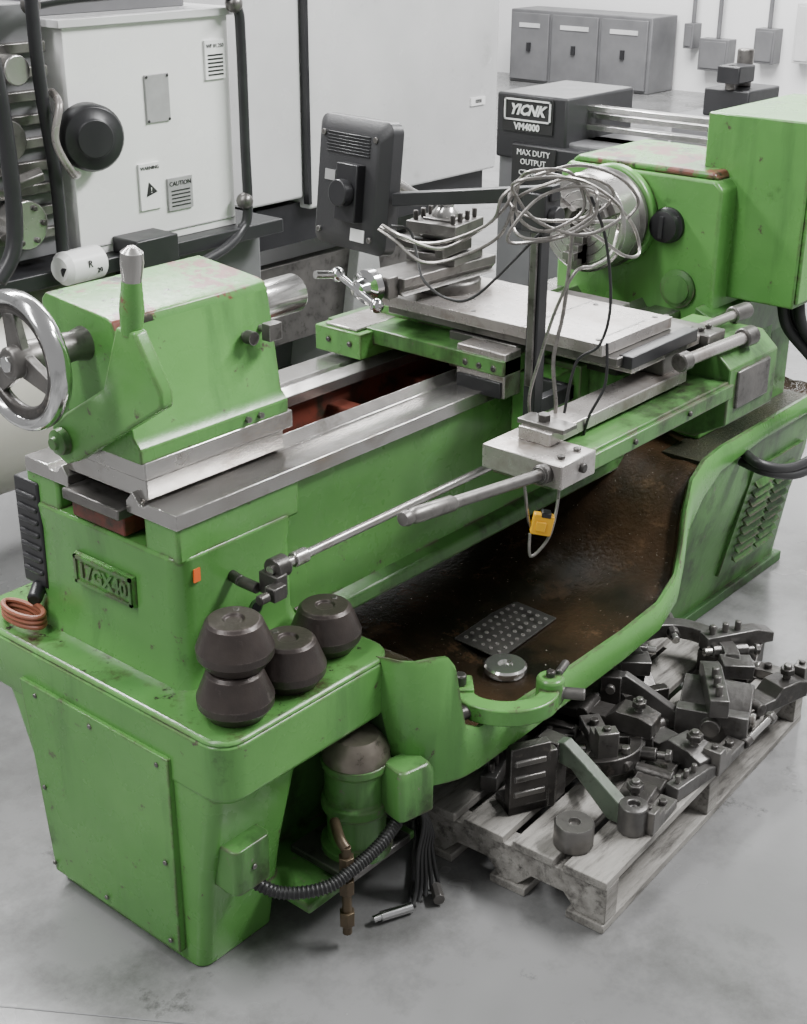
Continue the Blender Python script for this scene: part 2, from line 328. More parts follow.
sp.fin('handwheel_spoke',tail,.002)
lv=M()
lv.prism([(.340,.885),(.340,.935),(.300,.965),(.195,1.03),(.150,1.14),(.106,1.14),(.054,1.055),(.054,1.03),(.28,.885),(.31,.872)],'x',.040,.066,GREEN)
lv.fin('clamp_lever',tail,.005,seg=3)
lh=M();lh.rev([(0,.016),(.04,.0195),(.085,.0155)],(.053,.128,1.13),(0,-.12,1),GREENT,20);lh.rev([(.083,.015),(.115,.018),(.13,.017),(.138,.007)],(.053,.128,1.13),(0,-.12,1),STEEL,20);lh.fin('lever_handle',tail)
cb=M();cb.rev([(0,.024),(.012,.022),(.016,.012),(.022,.01)],(.038,.31,.915),(-1,0,0),GREENB,24);cb.fin('pivot_cap',tail)
cb=M();cb.cyl((.34,.20,1.05),(.34,.170,1.05),.007,STEELD,seg=10);cb.cyl((.34,.18,1.05),(.34,.162,1.05),.012,IRON,seg=16);cb.fin('clamp_bolt',tail)
cb=M();cb.cyl((.38,.20,1.055),(.38,.165,1.055),.006,STEELD,seg=10);cb.box(.365,.395,.15,.17,1.04,1.07,STEELD);cb.fin('clamp_bolt',tail,.001)
for x in(.31,.34):
    M().cyl((x,.158,.914),(x,.149,.914),.006,STEELD,seg=6).fin('set_screw',tail)
# ---- headstock
hs=M()
hs.prism([(.0,.52),(-.005,.84),(.0,.86),(.0,1.125),(.02,1.145),(.42,1.145),(.44,1.12),(.44,.52)],'x',1.66,2.0,GREEN)
hs.prism([(.02,1.145),(.03,1.162),(.40,1.162),(.42,1.145)],'x',1.67,1.98,GREENT)
hs.cyl((1.66,.28,1.035),(1.63,.28,1.035),.122,GREEN,seg=40)
hs.box(2.0,2.12,.0,.42,.52,1.10,GREENB)
head=hs.fin('headstock',lathe,.007,seg=3)
ch=M();CC=Vector((1.63,.28,1.035))
ch.rev([(0,.112),(.025,.120),(.045,.112)],CC,(-1,0,0),STEELD,48)
ch.rev([(.04,.100),(.045,.116),(.105,.116),(.110,.110),(.110,.036),(.07,.03)],CC,(-1,0,0),STEEL,56)
for r_ in(.055,.075,.095): ch.ring(CC-Vector((.110,0,0)),(1,0,0),r_,.0013,STEELD,40,6)
for a in(30,150,270):
    a=math.radians(a);d=Vector((0,math.cos(a),math.sin(a)));n=Vector((0,-math.sin(a),math.cos(a)));c0=CC-Vector((.100,0,0))
    for r0,r1,hx in((.028,.108,.030),(.045,.092,.048),(.06,.078,.064)):
        A=[c0+d*r0+n*.016,c0+d*r0-n*.016,c0+d*r1-n*.016,c0+d*r1+n*.016]
        ch.hexa(A,[q-Vector((hx,0,0)) for q in A],STEELD)
ch.fin('chuck',head,.0015,label='round steel three-jaw chuck')
kn=M();kn.rev([(0,.042),(.01,.042),(.014,.038),(.03,.036),(.034,.02)],(1.66,.13,1.03),(-1,0,0),BLACK,32);kn.box(1.62,1.632,.125,.135,1.005,1.055,DGREY);kn.fin('selector_knob',head)
cp_=M();cp_.rev([(0,.045),(.008,.046),(.012,.034),(.016,.034),(.02,.01)],(1.66,.09,.885),(-1,0,0),GREENB,32);cp_.fin('round_cap',head)
eb=M();eb.box(1.73,2.16,-.17,.09,.865,1.285,GREEN);eb.box(1.735,2.15,-.178,-.17,.875,1.275,GREEN)
eb.fin('control_box',head,.005,label='tall green sheet metal electrical box')
gb=M();gb.prism([(.06,.55),(.03,.58),(.0,.72),(-.02,.84),(.02,.86)],'x',1.62,2.1,GREENB)
gb.box(1.60,1.64,-.01,.10,.56,.82,GREENB);gb.box(1.598,1.604,.01,.08,.66,.78,STEELD);gb.fin('feed_gearbox',head,.006)
hz=M()
for k,(dx,dy) in enumerate(((0,0),(.03,-.01),(.012,-.035))):
    hz.tube([(1.82+dx,-.10+dy,.88),(1.82+dx,-.12+dy,.80),(1.87+dx,-.17+dy,.72),(1.98+dx,-.20+dy,.62),(2.1+dx,-.2+dy,.56),(2.2+dx,-.18+dy,.48)],.014,BLACKR,10)
hz.tube([(1.73,-.09,.49),(1.70,-.15,.485),(1.78,-.19,.46),(1.95,-.19,.45),(2.15,-.15,.47),(2.25,-.05,.5)],.013,BLACKR,10)
hz.tube([(1.72,-.09,.47),(1.71,-.16,.465),(1.80,-.20,.44),(1.95,-.20,.43),(2.15,-.16,.44),(2.25,-.05,.46)],.011,BLACKR,10)
hz.fin('electrical_hose',head)
# ---- carriage
sd=M()
sd.box(.88,1.30,.03,.50,.872,.905,GREENB)
sd.box(.84,1.02,.37,.50,.845,.90,GREEN);sd.box(.85,1.02,.39,.48,.90,.906,STEELP)
sd.box(.935,1.36,.04,.21,.845,.922,STEELD)
sd.box(.885,.94,.030,.150,.825,.918,STEELP);sd.box(.878,.886,.035,.145,.826,.86,BLACK)
sd.box(.98,1.16,.0,.45,.90,.925,GREEN)
for y in(.055,.09,.125): sd.cyl((.886,y,.885),(.878,y,.885),.007,IRON,seg=8)
for y in(.40,.46): sd.cyl((.84,y,.875),(.834,y,.875),.006,IRON,seg=8)
sd.box(1.02,1.34,-.06,.08,.68,.88,GREENB);sd.box(.94,1.02,-.04,.05,.74,.87,GREEN)
sad=sd.fin('carriage',lathe,.004)
cs=M();cs.box(.925,1.18,-.165,.40,.945,.968,STEELP)
cs.box(.925,1.18,.02,.024,.968,.9685,STEELD);cs.box(.98,1.12,-.14,-.135,.968,.9685,STEELD)
for x in(.95,1.155):
    for y in(-.14,.0,.16):cs.cyl((x,y,.968),(x,y,.9695),.006,IRON,seg=12)
cs.fin('cross_slide',sad,.002)
cs=M();cs.box(.94,1.225,-.190,.38,.925,.943,STEELD);cs.box(.96,1.21,-.21,-.18,.920,.945,BLACK);cs.box(.98,1.24,-.20,-.02,.905,.924,STEELP);cs.fin('slide_way_cover',sad,.002)
CR=dict(x=1.06,y=.315,z=0,rz=-3)
cm=M();cm.at(**CR)
cm.rev([(0,.072),(.02,.072),(.025,.067)],(0,0,.968),(0,0,1),STEELD,40)
cm.prism([(-.05,.993),(-.04,1.0),(-.05,1.012),(-.05,1.03),(.05,1.03),(.05,1.012),(.04,1.0),(.05,.993)],'x',-.19,.10,STEELD)
cm.box(-.22,-.19,-.035,.035,.99,1.035,STEELD)
cmp_=cm.fin('compound_slide',sad,.002)
cr=M();cr.at(**CR)
cr.rev([(0,.02),(.012,.036),(.03,.036),(.036,.022),(.055,.018),(.06,.01)],(-.22,0,1.015),(-1,0,0),CHROME,28)
cr.tube([(-.275,.05,1.035),(-.275,-.05,.995)],.007,CHROME,10,1);cr.ball((-.275,.055,1.037),.015,CHROME);cr.ball((-.275,-.055,.993),.015,CHROME)
cr.tube([(-.28,.055,1.037),(-.33,.062,1.045)],.008,STEELB,10,1)
cr.fin('hand_crank',cmp_)
tp=M();tp.at(1.06,.325,1.03,rz=8)
tp.box(-.06,.06,-.06,.06,0,.022,STEELD);tp.box(-.06,.06,-.06,.06,.06,.085,STEELD);tp.box(-.035,.035,-.035,.035,0,.09,STEELD)
tp.rev([(.085,.03),(.10,.028),(.11,.018),(.13,.016)],(0,0,0),(0,0,1),STEEL,24)
for x in(-.045,-.015,.015,.045):
    for y in(-.045,.045): tp.cyl((x,y,.085),(x,y,.105),.006,IRON,seg=6)
tp.box(-.10,.02,-.055,-.035,.025,.048,IRON);tp.box(-.02,.09,.03,.05,.025,.048,IRON);tp.box(-.055,-.035,-.02,.10,.025,.048,IRON)
tp.fin('tool_post',cmp_,.002)
tl=M();tl.tube([(1.06,.325,1.15),(1.0,.34,1.165),(.93,.37,1.21)],[.008,.010,.012],STEEL,12);tl.ball((.925,.372,1.213),.016,STEEL);tl.fin('tool_post_lever',cmp_)
# front rail and bar
rl=M();rl.box(.63,1.26,-.268,-.135,.795,.836,GREENB);rl.box(.628,.735,-.284,-.112,.80,.845,STEELP)
rl.box(.735,1.26,-.276,-.262,.80,.830,GREENB)
for x,y in((.66,-.26),(.71,-.26)):rl.cyl((x,y,.845),(x,y,.851),.008,IRON,seg=6)
rl.cyl((.69,-.283,.825),(.69,-.292,.825),.009,IRON,seg=12)
for x in(.88,1.08):rl.cyl((x,-.276,.816),(x,-.282,.816),.006,IRON,seg=8)
rl.box(1.05,1.3,-.14,-.04,.80,.87,GREENB)
rail=rl.fin('attachment_rail',sad,.004)
M().box(.69,1.17,-.215,-.145,.845,.870,STEELP).fin('guide_bar',rail,.002)
hk=M();hk.box(.70,.745,-.235,-.135,.870,.879,STEELD);hk.cyl((.72,-.18,.879),(.72,-.18,.892),.012,IRON,seg=6);hk.fin('bar_clamp',rail,.001)
rb=M();rb.prism([(-.27,.74),(-.27,.86),(-.23,.895),(-.06,.895),(-.06,.70),(-.20,.70)],'x',1.25,1.46,GREENB)
rb.box(1.28,1.42,-.276,-.265,.77,.85,STEELD)
rb.box(1.10,1.19,-.20,-.10,.870,.922,STEELD);rb.box(1.24,1.31,-.22,-.06,.88,.925,STEELD);rb.box(1.04,1.10,-.13,-.04,.87,.905,IRON)
for x,y in((1.26,-.19),(1.29,-.19),(1.26,-.09),(1.29,-.09)):rb.cyl((x,y,.925),(x,y,.934),.008,IRON,seg=6)
for x,y in((1.12,-.18),(1.17,-.18),(1.12,-.12),(1.17,-.12)):rb.cyl((x,y,.922),(x,y,.930),.007,STEELP,seg=6)
rb.cyl((1.0,-.135,.908),(1.50,-.165,.912),.010,STEELP);rb.cyl((1.12,-.235,.905),(1.36,-.25,.905),.013,STEELP,seg=20);rb.cyl((1.10,-.233,.905),(1.13,-.235,.905),.019,STEELD,seg=20)
rb.cyl((1.33,-.248,.905),(1.37,-.251,.905),.021,STEELD,seg=20);rb.cyl((1.45,-.16,.912),(1.51,-.165,.912),.018,STEELD,seg=20)
rb.fin('rail_bracket',sad,.003)
lh=M();a=Vector((.632,-.250,.824));e_=Vector((.245,-.246,.866));dd=(e_-a)
lh.cyl(a,a+dd*.68,.0105,STEELD,seg=16);lh.rev([(0,.010),(.008,.0135),(.10,.0135),(.108,.010),(.118,.0135),(.128,.011),(.130,.004)],a+dd*.66,dd,STEELD,20)
lh.rev([(0,.018),(.02,.018),(.024,.014)],a,dd,IRON,20)
lh.fin('feed_lever',rail,label='long grey steel lever handle')
rd=M();rd.cyl((.20,.0,.715),(1.64,.0,.715),.0085,STEEL,seg=16)
rd.fin('control_rod',lathe)
fk=M();fk.cyl((.205,.0,.715),(.235,.0,.715),.02,IRON,seg=16);fk.box(.195,.22,-.022,.022,.67,.71,IRON);fk.box(.175,.205,-.035,-.012,.675,.70,IRON);fk.cyl((.19,.02,.68),(.19,.06,.68),.010,IRON);fk.cyl((.19,.06,.68),(.20,.115,.68),.010,IRON)
fk.cyl((.17,-.024,.687),(.15,-.024,.687),.009,IRON);fk.cyl((.255,0,.715),(.285,0,.715),.014,STEEL,seg=16)
fk.fin('rod_clamp',lathe,.002)
ld=M();ld.cyl((1.0,.03,.64),(1.64,.03,.64),.014,STEEL);ld.fin('lead_screw',lathe)
# ================================================================ DISPLAY
dro=thing('display_monitor','dark monitor seen from behind on a black arm','monitor',(.82,-.08,.75))
d=M();d.box(.805,.833,-.098,-.072,.75,1.27,BLACK);d.box(.83,.945,-.095,-.075,.84,.87,DGREY);d.box(.93,.945,-.095,.0,.84,.87,DGREY);d.box(.80,.805,-.093,-.077,.90,1.2,STEELD);d.box(.795,.843,-.110,-.060,1.19,1.26,DGREY)
d.cyl((.819,-.125,1.22),(.819,-.05,1.22),.018,BLACK);d.fin('post',dro,.002)
d=M();d.at(.819,-.085,1.262);d.hexa([(-.014,-.03,-.014),(.014,-.03,-.014),(.002,.33,-.07),(-.026,.33,-.07)],[(-.014,-.03,.014),(.014,-.03,.014),(.002,.33,-.045),(-.026,.33,-.045)],BLACK)
d.fin('arm',dro,.002)
T=dict(x=.805,y=.36,z=1.09,rz=-6,ry=6)
d=M();d.at(**T)
pl=[(a,c) for a,c,_ in rr(-.105,.105,0,.255,.022,0)]
pl2=[(a*.82,.127+(c-.127)*.82) for a,c in pl]
d.loft([[(.02,a,c) for a,c in pl],[(-.008,a,c) for a,c in pl],[(-.024,a,c) for a,c in pl2]],DGREY)
for i in range(7):d.box(-.0265,-.020,-.06,.065,.185+.006*i,.188+.006*i,BLACK)
for y in(-.075,.075):
    for z in(.03,.22):d.cyl((-.020,y,z),(-.028,y,z),.006,STEELD,seg=10)
hou=d.fin('monitor_housing',dro,.003)
d=M();d.at(**T);d.box(-.046,-.022,-.05,.01,.06,.17,BLACK);d.cyl((-.046,-.02,.115),(-.068,-.02,.115),.026,BLACK,seg=20)
d.fin('mount_bracket',dro,.002)
d=M();d.at(**T);d.box(-.026,-.0235,-.06,-.02,.022,.046,PAPER);d.fin('sticker',dro)
d=M();d.at(**T);d.box(-.026,-.0235,.035,.065,.13,.15,GREYL);d.fin('sticker',dro)
# ---------------- cables
R_=Vector((.645,-.764,0));F_=Vector((.764,.645,0))
def cp(u,v,dd=0): return Vector((.82,-.15,1.2))+R_*((u-561)*.00177)+Vector((0,0,(228-v)*.00186))+F_*dd
cab=thing('conduit_cable_bundle','looped silver flexible conduit cables hanging over the carriage','cable',(.82,-.15,.88))
c=M()
for j,(cx,cy,rx,ry,rot) in enumerate(((538,194,40,24,10),(545,200,50,26,-14),(534,192,34,28,20),(550,196,54,22,14),(540,206,46,20,-26))):
    pts=[];rot=math.radians(rot)
    for i in range(28):
        a=2*math.pi*i/28;x=rx*math.cos(a)*(1+.10*math.sin(3*a+j));y=ry*math.sin(a)*(1+.12*math.cos(2*a+j))
        pts.append(cp(cx+x*math.cos(rot)-y*math.sin(rot),cy+x*math.sin(rot)+y*math.cos(rot),-.030-.012*j+.016*math.sin(a*2+j)))
    c.tube(pts,.0030,CONDUIT,8,2,True)
c.fin('cable_coil',cab)
def cable(pts,r,mat,nm='cable'): 
    c=M();c.tube([cp(*p) for p in pts],r,mat,8,8);return c.fin(nm,cab)
cable([(505,180,-.04),(490,205,-.04),(465,228,-.02),(430,246,.0),(392,240,.05),(372,238,.12)],.0031,CONDUIT)
cable([(500,200,-.05),(488,230,-.03),(455,252,0),(415,262,.02),(385,248,.08),(368,242,.12)],.0031,CONDUIT)
cable([(515,172,-.05),(490,190,-.05),(480,215,-.04),(440,238,0),(405,246,.05),(370,240,.12)],.0031,CONDUIT)
cable([(570,185,-.04),(600,200,0),(632,235,.1),(640,262,.1),(620,258,.05),(590,235,.0),(560,215,-.04)],.0031,CONDUIT)
cable([(580,215,-.04),(610,225,.05),(625,250,.2),(610,264,.1),(585,262,0),(565,262,-.04),(548,300,-.03),(535,350,-.02),(525,390,-.03),(530,425,-.03)],.0031,CONDUIT)
cable([(560,225,-.04),(556,300,-.03),(548,350,-.03),(553,400,-.03),(548,425,-.03)],.0038,CONDUIT)
cable([(575,190,-.05),(592,230,-.05),(600,290,-.06),(592,330,-.06),(570,350,-.05),(560,400,-.06)],.0028,BLACKR)
cable([(520,172,-.05),(560,162,-.05),(600,172,-.05),(622,195,-.04),(612,212,-.04)],.0030,CONDUIT)
cable([(600,330,-.05),(600,370,-.06),(585,405,-.06),(580,440,-.05)],.0028,BLACKR)
cable([(530,225,-.03),(470,290,.0),(440,302,.05),(415,290,.1),(408,270,.15),(400,250,.18),(380,242,.15)],.0028,BLACKR)
cable([(530,425,-.03),(517,440,-.10),(520,470,-.13),(525,500,-.12),(532,515,-.12)],.0032,CONDUIT)
cable([(548,425,-.03),(556,450,-.02),(558,480,-.07),(552,510,-.10),(545,530,-.10),(530,545,-.10),(528,520,-.10)],.003,CONDUIT)
y=M();o=cp(539,503,-.125)
y.at(o.x,o.y,o.z,rz=-50,ry=10);y.box(-.019,.019,-.009,.009,-.020,.020,YELLOW);y.box(-.013,.006,-.013,-.009,-.012,.008,YELLOW);y.box(-.006,.012,-.011,.011,.016,.026,BLACK)
y.fin('yellow_connector',cab,.003,label='small yellow plastic connector')
# ================================================================ WEIGHTS
w=M();w.rev([(0,.046),(.002,.049),(.022,.0635),(.036,.0645),(.040,.063),(.080,.0475),(.0855,.042),(.0855,.018),(.081,.015),(.081,.005)],(0,0,0),(0,0,1),IRONB,40)
w.cyl((.03,0,.0845),(.03,0,.0865),.006,IRON,seg=8)
w0=w.fin('iron_weight',None,.001,ang=16)
lab=['dark cast iron weight at the bottom of a stack','dark cast iron weight stacked on top of another','dark cast iron weight between the stack and another weight','dark cast iron weight standing alone on green ledge']
wl=[(.080,-.034,.5115,0),(.088,-.030,.5975,40),(.208,-.030,.5115,90),(.335,.004,.5115,10)]
for i,(x,yy,z,r) in enumerate(wl):
    ob=w0 if i==0 else w0.copy()
    if i: COL.objects.link(ob)
    ob.location=(x,yy,z);ob.rotation_euler[2]=math.radians(r);ob['label']=lab[i];ob['category']='weight';ob['group']='iron weights on the lathe ledge'
c=M();pts=[]
for i in range(40):
    a=2*math.pi*i/13;pts.append((.035+.022*math.cos(a),.48+.055*math.sin(a),.519+.010*(i/13)))
c.tube(pts,.005,COPPER,8,2);c.fin('air_hose',None,label='coiled orange rubber hose lying on the green ledge',cat='hose')
g=M();g.at(.60,-.205,.350,rz=-48)
arc=[(.10*math.cos(math.radians(180+180*i/16)),.078*math.sin(math.radians(180+180*i/16))) for i in range(17)]
inn=[(.062*math.cos(math.radians(360-180*i/16)),.040*math.sin(math.radians(360-180*i/16))) for i in range(17)]
g.prism(arc+inn,'z',0,.034,GREEN)
g.rev([(0,.027),(.048,.027),(.052,.022)],(.085,.015,0),(0,0,1),GREEN,24);g.cyl((.085,.015,.05),(.085,.015,.064),.009,IRON,seg=12)
g.box(-.12,-.06,-.01,.045,0,.04,GREEN);g.cyl((-.085,.01,.04),(-.085,.01,.062),.012,IRON,seg=12);g.cyl((-.075,-.045,.015),(-.105,-.065,.015),.014,IRON,seg=16)
g.cyl((.10,.01,.02),(.15,.0,.02),.012,STEELD,seg=12);g.cyl((.10,.02,.055),(.12,.06,.055),.008,STEELD,seg=12)
g.fin('follow_rest_bracket',None,.003,label='green cast curved bracket resting on the chip pan edge',cat='bracket')
g=M();g.rev([(0,.042),(.003,.044),(.014,.044),(.018,.040),(.018,.016),(.012,.013),(.012,.005)],(.765,-.085,.303),(0,.0,1),STEELB,36);g.fin('steel_disc',None,label='round machined steel disc lying in the chip pan',cat='disc')
# ================================================================ PALLET
pal=thing('wooden_pallet','weathered grey wooden pallet loaded with iron fixtures','pallet',(1.0,-.3,0))
PT=dict(x=.545,y=-.485,z=0,rz=3)
for x in(0,.42,.86):
    s=M();s.at(**PT);poly=[(0,.018),(.0,.098),(.42,.098),(.42,.018),(.36,.018),(.33,.05),(.26,.05),(.23,.018),(.19,.018),(.16,.05),(.09,.05),(.06,.018)]
    s.prism(poly,'x',x,x+.045,WOOD);s.fin('stringer',pal,.002)
for yy in(0,.112,.224,.336):
    s=M();s.at(**PT);s.box(-.005,.91,yy,yy+.09,.098,.116,WOOD);s.fin('deck_board',pal,.002)
for yy in(0,.17,.34):
    s=M();s.at(**PT);s.box(-.005,.91,yy,yy+.08,0,.018,WOOD);s.fin('bottom_board',pal,.002)
ZP=.117
GR='iron lathe fixtures piled on the pallet'
def fx(m,name,label,cat='machine part',bev=.002): return m.fin(name,None,bev,label=label,cat=cat,group=GR)
m=M();m.rev([(0,.036),(.003,.038),(.046,.038),(.05,.035),(.05,.012),(.042,.01)],(.597,-.375,ZP),(0,0,1),STEELD,36);fx(m,'steel_puck','round dark steel puck standing on the pallet edge','puck',0)
m=M();m.at(.59,-.225,ZP,rz=-28);m.box(0,.085,-.01,.012,0,.15,IRON);m.box(0,.085,-.01,.05,0,.02,IRON)
for z in(.04,.075,.11):m.box(.01,.075,-.014,-.008,z,z+.012,STEELD)
m.box(.08,.10,-.01,.04,0,.13,IRON)
fx(m,'angle_plate','dark ribbed iron angle plate standing upright on the pallet','bracket')
def restarm(x,y,z,rz,s,label,mat2,ry=0):
    m=M();m.at(x,y,z,rz=rz,ry=ry)
    m.prism([(-.02*s,.10*s),(-.02*s,.13*s),(.03*s,.145*s),(.07*s,.12*s),(.18*s,.045*s),(.18*s,.01*s),(.14*s,.01*s),(.05*s,.09*s)],'y',-.014*s,.014*s,mat2)
    m.rev([(0,.03*s),(.060*s,.03*s),(.063*s,.022*s),(.063*s,.012*s),(.05*s,.01*s)],(.19*s,0,0),(0,0,1),IRONG,24);m.box(-.03*s,.02*s,-.02*s,.02*s,0,.14*s,IRON)
    m.cyl((-.005*s,-.02*s,.11*s),(-.005*s,-.035*s,.11*s),.012*s,STEELD,seg=12);m.cyl((-.005*s,-.02*s,.05*s),(-.005*s,-.03*s,.05*s),.010*s,STEELD,seg=6)
    return fx(m,'rest_arm',label)
restarm(.70,-.255,ZP,-88,.95,'dull grey-green iron arm with a round boss on the pallet',GREENG)
restarm(1.00,-.20,ZP,-62,.85,'dark iron arm with a round boss in the pile',IRONG)
def yoke(x,y,z,rz,rx,ry,R,label,mt):
    m=M();m.at(x,y,z,rz=rz,rx=rx,ry=ry)
    o=[];i_=[];t=.27*R
    for k in range(17):
        a=math.radians(-20+220*k/16);o.append((R*math.cos(a),R*math.sin(a)))
    for k in range(17):
        a=math.radians(200-220*k/16);i_.append(((R-t)*math.cos(a),(R-t)*math.sin(a)))
    m.prism(o+i_,'z',0,.035,mt)
    for a in(10,90,170):
        a=math.radians(a);c=Vector((math.cos(a),math.sin(a),0));z_=Vector((0,0,.018))
        m.cyl(c*(R-.055)+z_,c*(R+.03)+z_,.015,mt,seg=8);m.cyl(c*(R+.03)+z_,c*(R+.05)+z_,.008,STEELD,seg=12);m.cyl(c*(R+.048)+z_,c*(R+.06)+z_,.014,STEELD,seg=6);m.cyl(c*(R-.075)+z_,c*(R-.055)+z_,.010,STEEL,seg=12)
    m.box(-R-.02,-R+.05,-.07,-.02,0,.035,mt);m.box(R-.05,R+.02,-.07,-.02,0,.035,mt)
    for a in(40,140):
        a=math.radians(a);c=Vector((math.cos(a)*(R-t/2),math.sin(a)*(R-t/2),0));m.cyl(c+Vector((0,0,.035)),c+Vector((0,0,.05)),.010,STEELD,seg=6)
    return fx(m,'steady_rest',label)
yoke(1.25,-.22,ZP+.048,-48,3,3,.130,'dark cast iron steady rest ring lying on the pile',IRONG)
yoke(.85,-.26,ZP+.015,120,6,5,.095,'small dark iron rest with adjusting screws on the pallet',IRON)
def vblock(x,y,z,rz,s,label,ry=0,rx=0,mat=IRON):
    m=M();m.at(x,y,z,rz=rz,ry=ry,rx=rx)
    m.prism([(-.05*s,0),(-.05*s,.045*s),(-.03*s,.045*s),(0,.022*s),(.03*s,.045*s),(.05*s,.045*s),(.05*s,0)],'y',-.05*s,.05*s,mat)
    m.cyl((-.05*s,0,.025*s),(-.06*s,0,.025*s),.014*s,STEELD,seg=20);m.cyl((.05*s,.02*s,.02*s),(.07*s,.02*s,.02*s),.010*s,STEELD,seg=12)
    m.cyl((0,-.05*s,.014*s),(0,-.058*s,.014*s),.011*s,STEEL,seg=16)
    return fx(m,'tool_block',label)
def clamp(x,y,z,rz,s,label,ry=0,mt=IRON):
    m=M();m.at(x,y,z,rz=rz,ry=ry)
    m.prism([(-.10*s,0),(-.10*s,.035*s),(-.07*s,.045*s),(-.02*s,.045*s),(.0*s,.025*s),(.09*s,.022*s),(.12*s,.01*s),(.12*s,0)],'y',-.028*s,.028*s,mt)
    m.cyl((-.06*s,0,.04*s),(-.06*s,0,.075*s),.008*s,STEELD,seg=12);m.cyl((-.06*s,0,.055*s),(-.06*s,0,.068*s),.016*s,IRON,seg=6)
    m.cyl((.05*s,-.035*s,.02*s),(.05*s,.035*s,.02*s),.014*s,IRON,seg=16);m.cyl((.05*s,-.05*s,.02*s),(.05*s,-.035*s,.02*s),.008*s,STEELB,seg=12)
    return fx(m,'slide_clamp',label)
def jaw(x,y,z,rz,s,label):
    m=M();m.at(x,y,z,rz=rz)
    m.prism([(-.05*s,0),(-.05*s,.05*s),(-.025*s,.05*s),(-.025*s,.035*s),(.0,.035*s),(.0,.02*s),(.06*s,.02*s),(.06*s,0)],'y',-.018*s,.018*s,STEELD)
    m.cyl((.03*s,0,.02*s),(.03*s,0,.03*s),.009*s,IRON,seg=6);m.cyl((-.037*s,0,.05*s),(-.037*s,0,.056*s),.007*s,IRON,seg=8)
    return fx(m,'stepped_jaw',label)
def holder(x,y,z,rz,s,label):
    m=M();m.at(x,y,z,rz=rz)
    m.prism([(-.07*s,0),(-.07*s,.035*s),(.05*s,.035*s),(.09*s,.022*s),(.09*s,0)],'y',-.017*s,.017*s,IRONG)
    for q in(-.05,-.02,.01):m.cyl((q*s,0,.035*s),(q*s,0,.055*s),.007*s,STEELD,seg=8)
    return fx(m,'tool_holder',label)
def stud(x,y,z,rz,s,label):
    m=M();m.at(x,y,z,rz=rz);m.cyl((-.07*s,0,.012),(.07*s,0,.012),.008,STEEL,seg=12);m.cyl((.05*s,0,.012),(.068*s,0,.012),.014,STEELD,seg=6);m.cyl((-.07*s,0,.012),(-.045*s,0,.012),.011,IRON,seg=12)
    return fx(m,'stud_bolt',label)
vblock(1.14,-.37,ZP,22,1.5,'large worn grey slotted tool block near the pallet edge',mat=IRONG)
vblock(1.11,-.19,ZP,60,1.1,'dark iron slotted tool block under the rest ring')
vblock(1.38,-.28,ZP,10,1.2,'dark iron slotted block at the far end of the pallet')
vblock(.90,-.13,ZP,15,1.0,'dark iron slotted block near the machine')
clamp(.81,-.40,ZP,12,1.1,'dark iron clamp with a stud in the pile')
clamp(.985,-.35,ZP,78,1.1,'worn grey iron clamp in the middle of the pile',mt=IRONG)
clamp(1.28,-.42,ZP,165,1.05,'dark iron clamp at the outer edge of the pallet')
clamp(.93,-.24,ZP+.052,100,1.0,'dark iron clamp resting on top of the pile')
clamp(.77,-.15,ZP,-20,.9,'worn grey iron clamp lying near the machine',mt=IRONG)
jaw(.76,-.455,ZP,6,1.0,'small stepped steel jaw near the pallet edge')
jaw(1.02,-.455,ZP,3,1.1,'small stepped steel jaw near the pallet edge')
jaw(.84,-.27,ZP+.055,50,1.2,'stepped steel jaw resting on the small rest')
jaw(1.40,-.40,ZP,100,1.1,'stepped steel jaw at the end of the pallet')
holder(.90,-.45,ZP,-6,.9,'worn grey tool holder with screws near the pallet edge')
holder(1.13,-.37,ZP+.068,35,1.2,'worn grey tool holder with screws lying on a block')
holder(1.38,-.28,ZP+.055,-30,1.1,'worn grey tool holder with screws lying on a block')
holder(.69,-.13,ZP,20,1.0,'worn grey tool holder with screws near the machine')
stud(.90,-.33,ZP+.03,10,1.2,'steel stud bolt lying between the clamps')
stud(1.16,-.465,ZP,2,1.0,'steel stud bolt lying near the pallet edge')
# ================================================================ BACKGROUND
cmpr=thing('air_compressor','white enclosed air compressor on cream tank with black pipes','compressor',(1.1,1.6,0))
m=M();m.box(.92,1.46,1.4,1.9,.88,1.44,WHITE);m.box(.90,1.48,1.385,1.92,1.44,1.46,LGREY)
m.box(.925,1.455,1.396,1.40,.90,.905,GREYL);enc=m.fin('enclosure',cmpr,.012)
m=M();m.box(1.16,1.24,1.394,1.40,1.19,1.31,GREYL)
for x in(1.165,1.235):
    for z in(1.195,1.305):m.cyl((x,1.394,z),(x,1.391,z),.004,INK,seg=8)
m.fin('access_plate',enc,.002)
m=M();m.box(1.37,1.44,1.393,1.40,1.28,1.38,PAPER)
m.text('WF 01.2S0',.014,(1.405,1.392,1.365),(1,0,0),(0,0,1),INK,.0005)
for i in range(6):m.box(1.378,1.432,1.3915,1.393,1.29+.01*i,1.294+.01*i,INK)
m.fin('data_label',enc)
m=M();m.box(1.12,1.19,1.393,1.40,.97,1.09,PAPER);m.cyl((1.155,1.394,1.02),(1.155,1.391,1.02),.022,INK,seg=3)
m.text('!',.02,(1.155,1.39,1.02),(1,0,0),(0,0,1),PAPER,.0005);m.text('WARNING',.013,(1.155,1.392,1.078),(1,0,0),(0,0,1),INK,.0006);m.fin('warning_label',enc)
m=M();m.box(1.215,1.30,1.393,1.40,.955,1.04,GREYL);m.text('CAUTION',.017,(1.257,1.392,1.025),(1,0,0),(0,0,1),INK,.0006)
for i in range(5):m.box(1.225,1.29,1.3915,1.393,.965+.01*i,.968+.01*i,INK)
m.fin('caution_label',enc)
